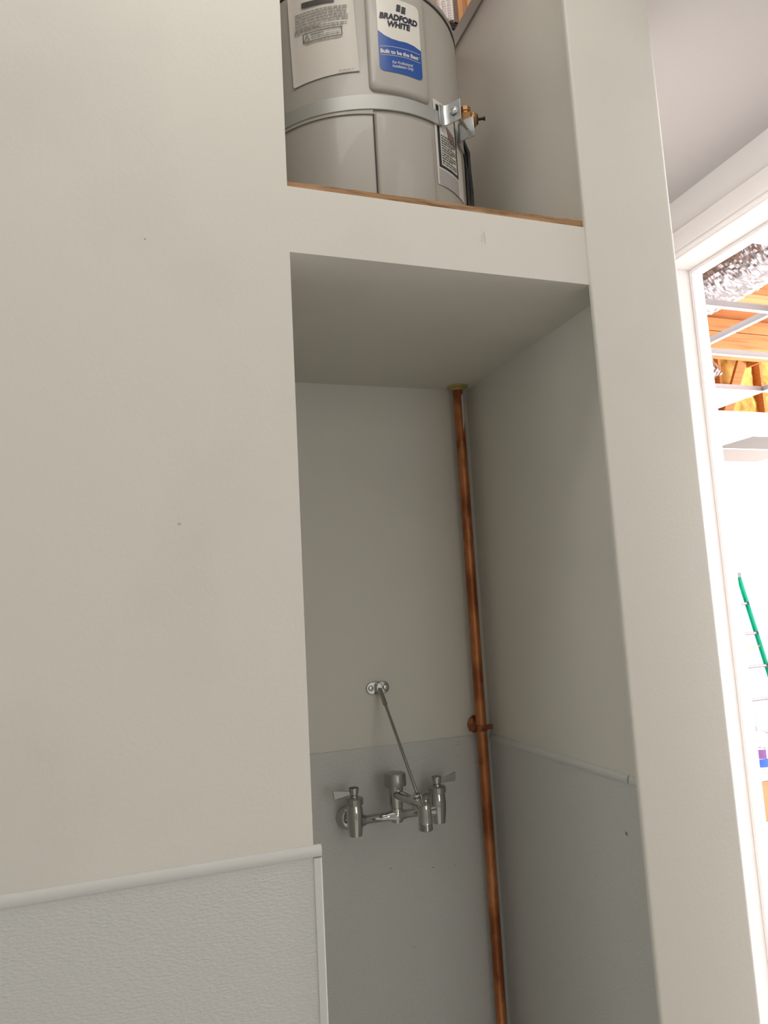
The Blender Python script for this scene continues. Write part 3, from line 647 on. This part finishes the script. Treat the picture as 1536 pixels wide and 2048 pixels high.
# ------------------------------------------------------------------ green ladder and the packing pile in the room
def lp(z): return Vector((6.375, 6.43-0.25*(1.40-z), z))
lad = empty('ladder', (6.2, 6.0, FZ), 'green fibreglass ladder with grey rungs leaning on the far white wall', 'ladder')
def rail(dx):
    m = MB(); a = lp(FZ)+Vector((dx, 0, 0)); b_ = lp(1.36)+Vector((dx, 0, 0))
    for (o0, o1, p0, p1) in ((-0.036, -0.030, -0.03, 0.03), (-0.030, 0.030, -0.004, 0.004), (0.030, 0.036, -0.03, 0.03)):
        v = []
        for q in (a, b_): v += [(q.x+p0, q.y+o0, q.z), (q.x+p1, q.y+o0, q.z), (q.x+p1, q.y+o1, q.z), (q.x+p0, q.y+o1, q.z)]
        m.add(v, [(0, 1, 2, 3), (4, 5, 6, 7), (0, 1, 5, 4), (1, 2, 6, 5), (2, 3, 7, 6), (3, 0, 4, 7)])
    return m
for dx in (0.0, -0.42):
    r_ = rail(dx).build('rail', 'green', lad)
    q = lp(1.345)+Vector((dx, 0, 0)); MB().box(q.x-0.034, q.x+0.034, q.y-0.040, q.y+0.040, q.z, q.z+0.055).build('end_cap', 'capg', r_, bevel=0.004)
    q = lp(FZ)+Vector((dx, 0, 0)); MB().box(q.x-0.036, q.x+0.036, q.y-0.045, q.y+0.045, FZ, FZ+0.03).build('foot', 'capg', r_, bevel=0.004)
for z in (-0.22, 0.09, 0.41, 0.745, 1.06):
    a = lp(z); MB().tube([(a.x-0.42, a.y, z), (a.x+0.004, a.y, z)], 0.0175, 12).build('rung', 'rung', lad)
MB().tube([(5.925, 6.255, 0.64), (6.05, 6.245, 0.60), (6.18, 6.24, 0.595), (6.345, 6.235, 0.612)], 0.007, 8).build('cord', 'card', lad)

box_ = empty('cardboard_box', (4.3, 4.3, FZ), 'brown cardboard box on the floor at the lower right corner of the doorway', 'box')
B('carton', 'card', 4.040, 4.60, 4.10, 4.55, FZ, -0.096, box_, bevel=0.004)
MB().box(4.034, 4.606, 4.094, 4.318, -0.098, -0.091).box(4.034, 4.606, 4.325, 4.556, -0.098, -0.091).build('flap', 'card', box_)
ld = MB().prism([(4.046, 4.11), (4.58, 4.11), (4.58, 4.50), (4.046, 4.50)], 'z', -0.090, -0.072).prism([(4.058, 4.122), (4.568, 4.122), (4.568, 4.488), (4.058, 4.488)], 'z', -0.072, -0.024).build('storage_tray', 'plastic', bevel=0.006)
tag(ld, 'flat white plastic tray lying on the cardboard box', 'tray')
JX, JYy, JZ, JR = 4.165, 4.26, -0.0235, 0.135
jug = empty('plastic_jug', (JX, JYy, JZ), 'white plastic jug with purple and blue label on the white tray', 'jug')
MB().lathe([(JR*0.92, 0.0), (JR*0.98, 0.006), (JR, 0.02), (JR, 0.165), (JR*0.94, 0.195), (JR*0.68, 0.222), (0.044, 0.238), (0.044, 0.245)], (JX, JYy, JZ), n=36).build('body', 'plastic', jug)
MB().lathe([(0.051, 0.242), (0.051, 0.276), (0.046, 0.280)], (JX, JYy, JZ), n=24).build('cap', 'capg', jug)
def jl(a0, a1, z0, z1, sl=0.0):
    v = []; f = []; n = 12
    for i in range(n+1):
        a = math.radians(a0+(a1-a0)*i/n)
        for z in (z0, z1+sl*i/n): v.append((JX+(JR+0.0008)*math.sin(a), JYy-(JR+0.0008)*math.cos(a), z))
    for i in range(n): f.append((2*i, 2*i+2, 2*i+3, 2*i+1))
    return MB().add(v, f)
jl(-115, -10, 0.050, 0.112).build('purple_label', 'purple', jug)
jl(-115, -2, -0.006, 0.032, 0.020).build('blue_label', 'blue2', jug)
for k in range(3): jl(-44+k*13, -36+k*13, 0.118+0.004*(k % 2), 0.128+0.004*(k % 2)).build('print_mark', 'inkg', jug)
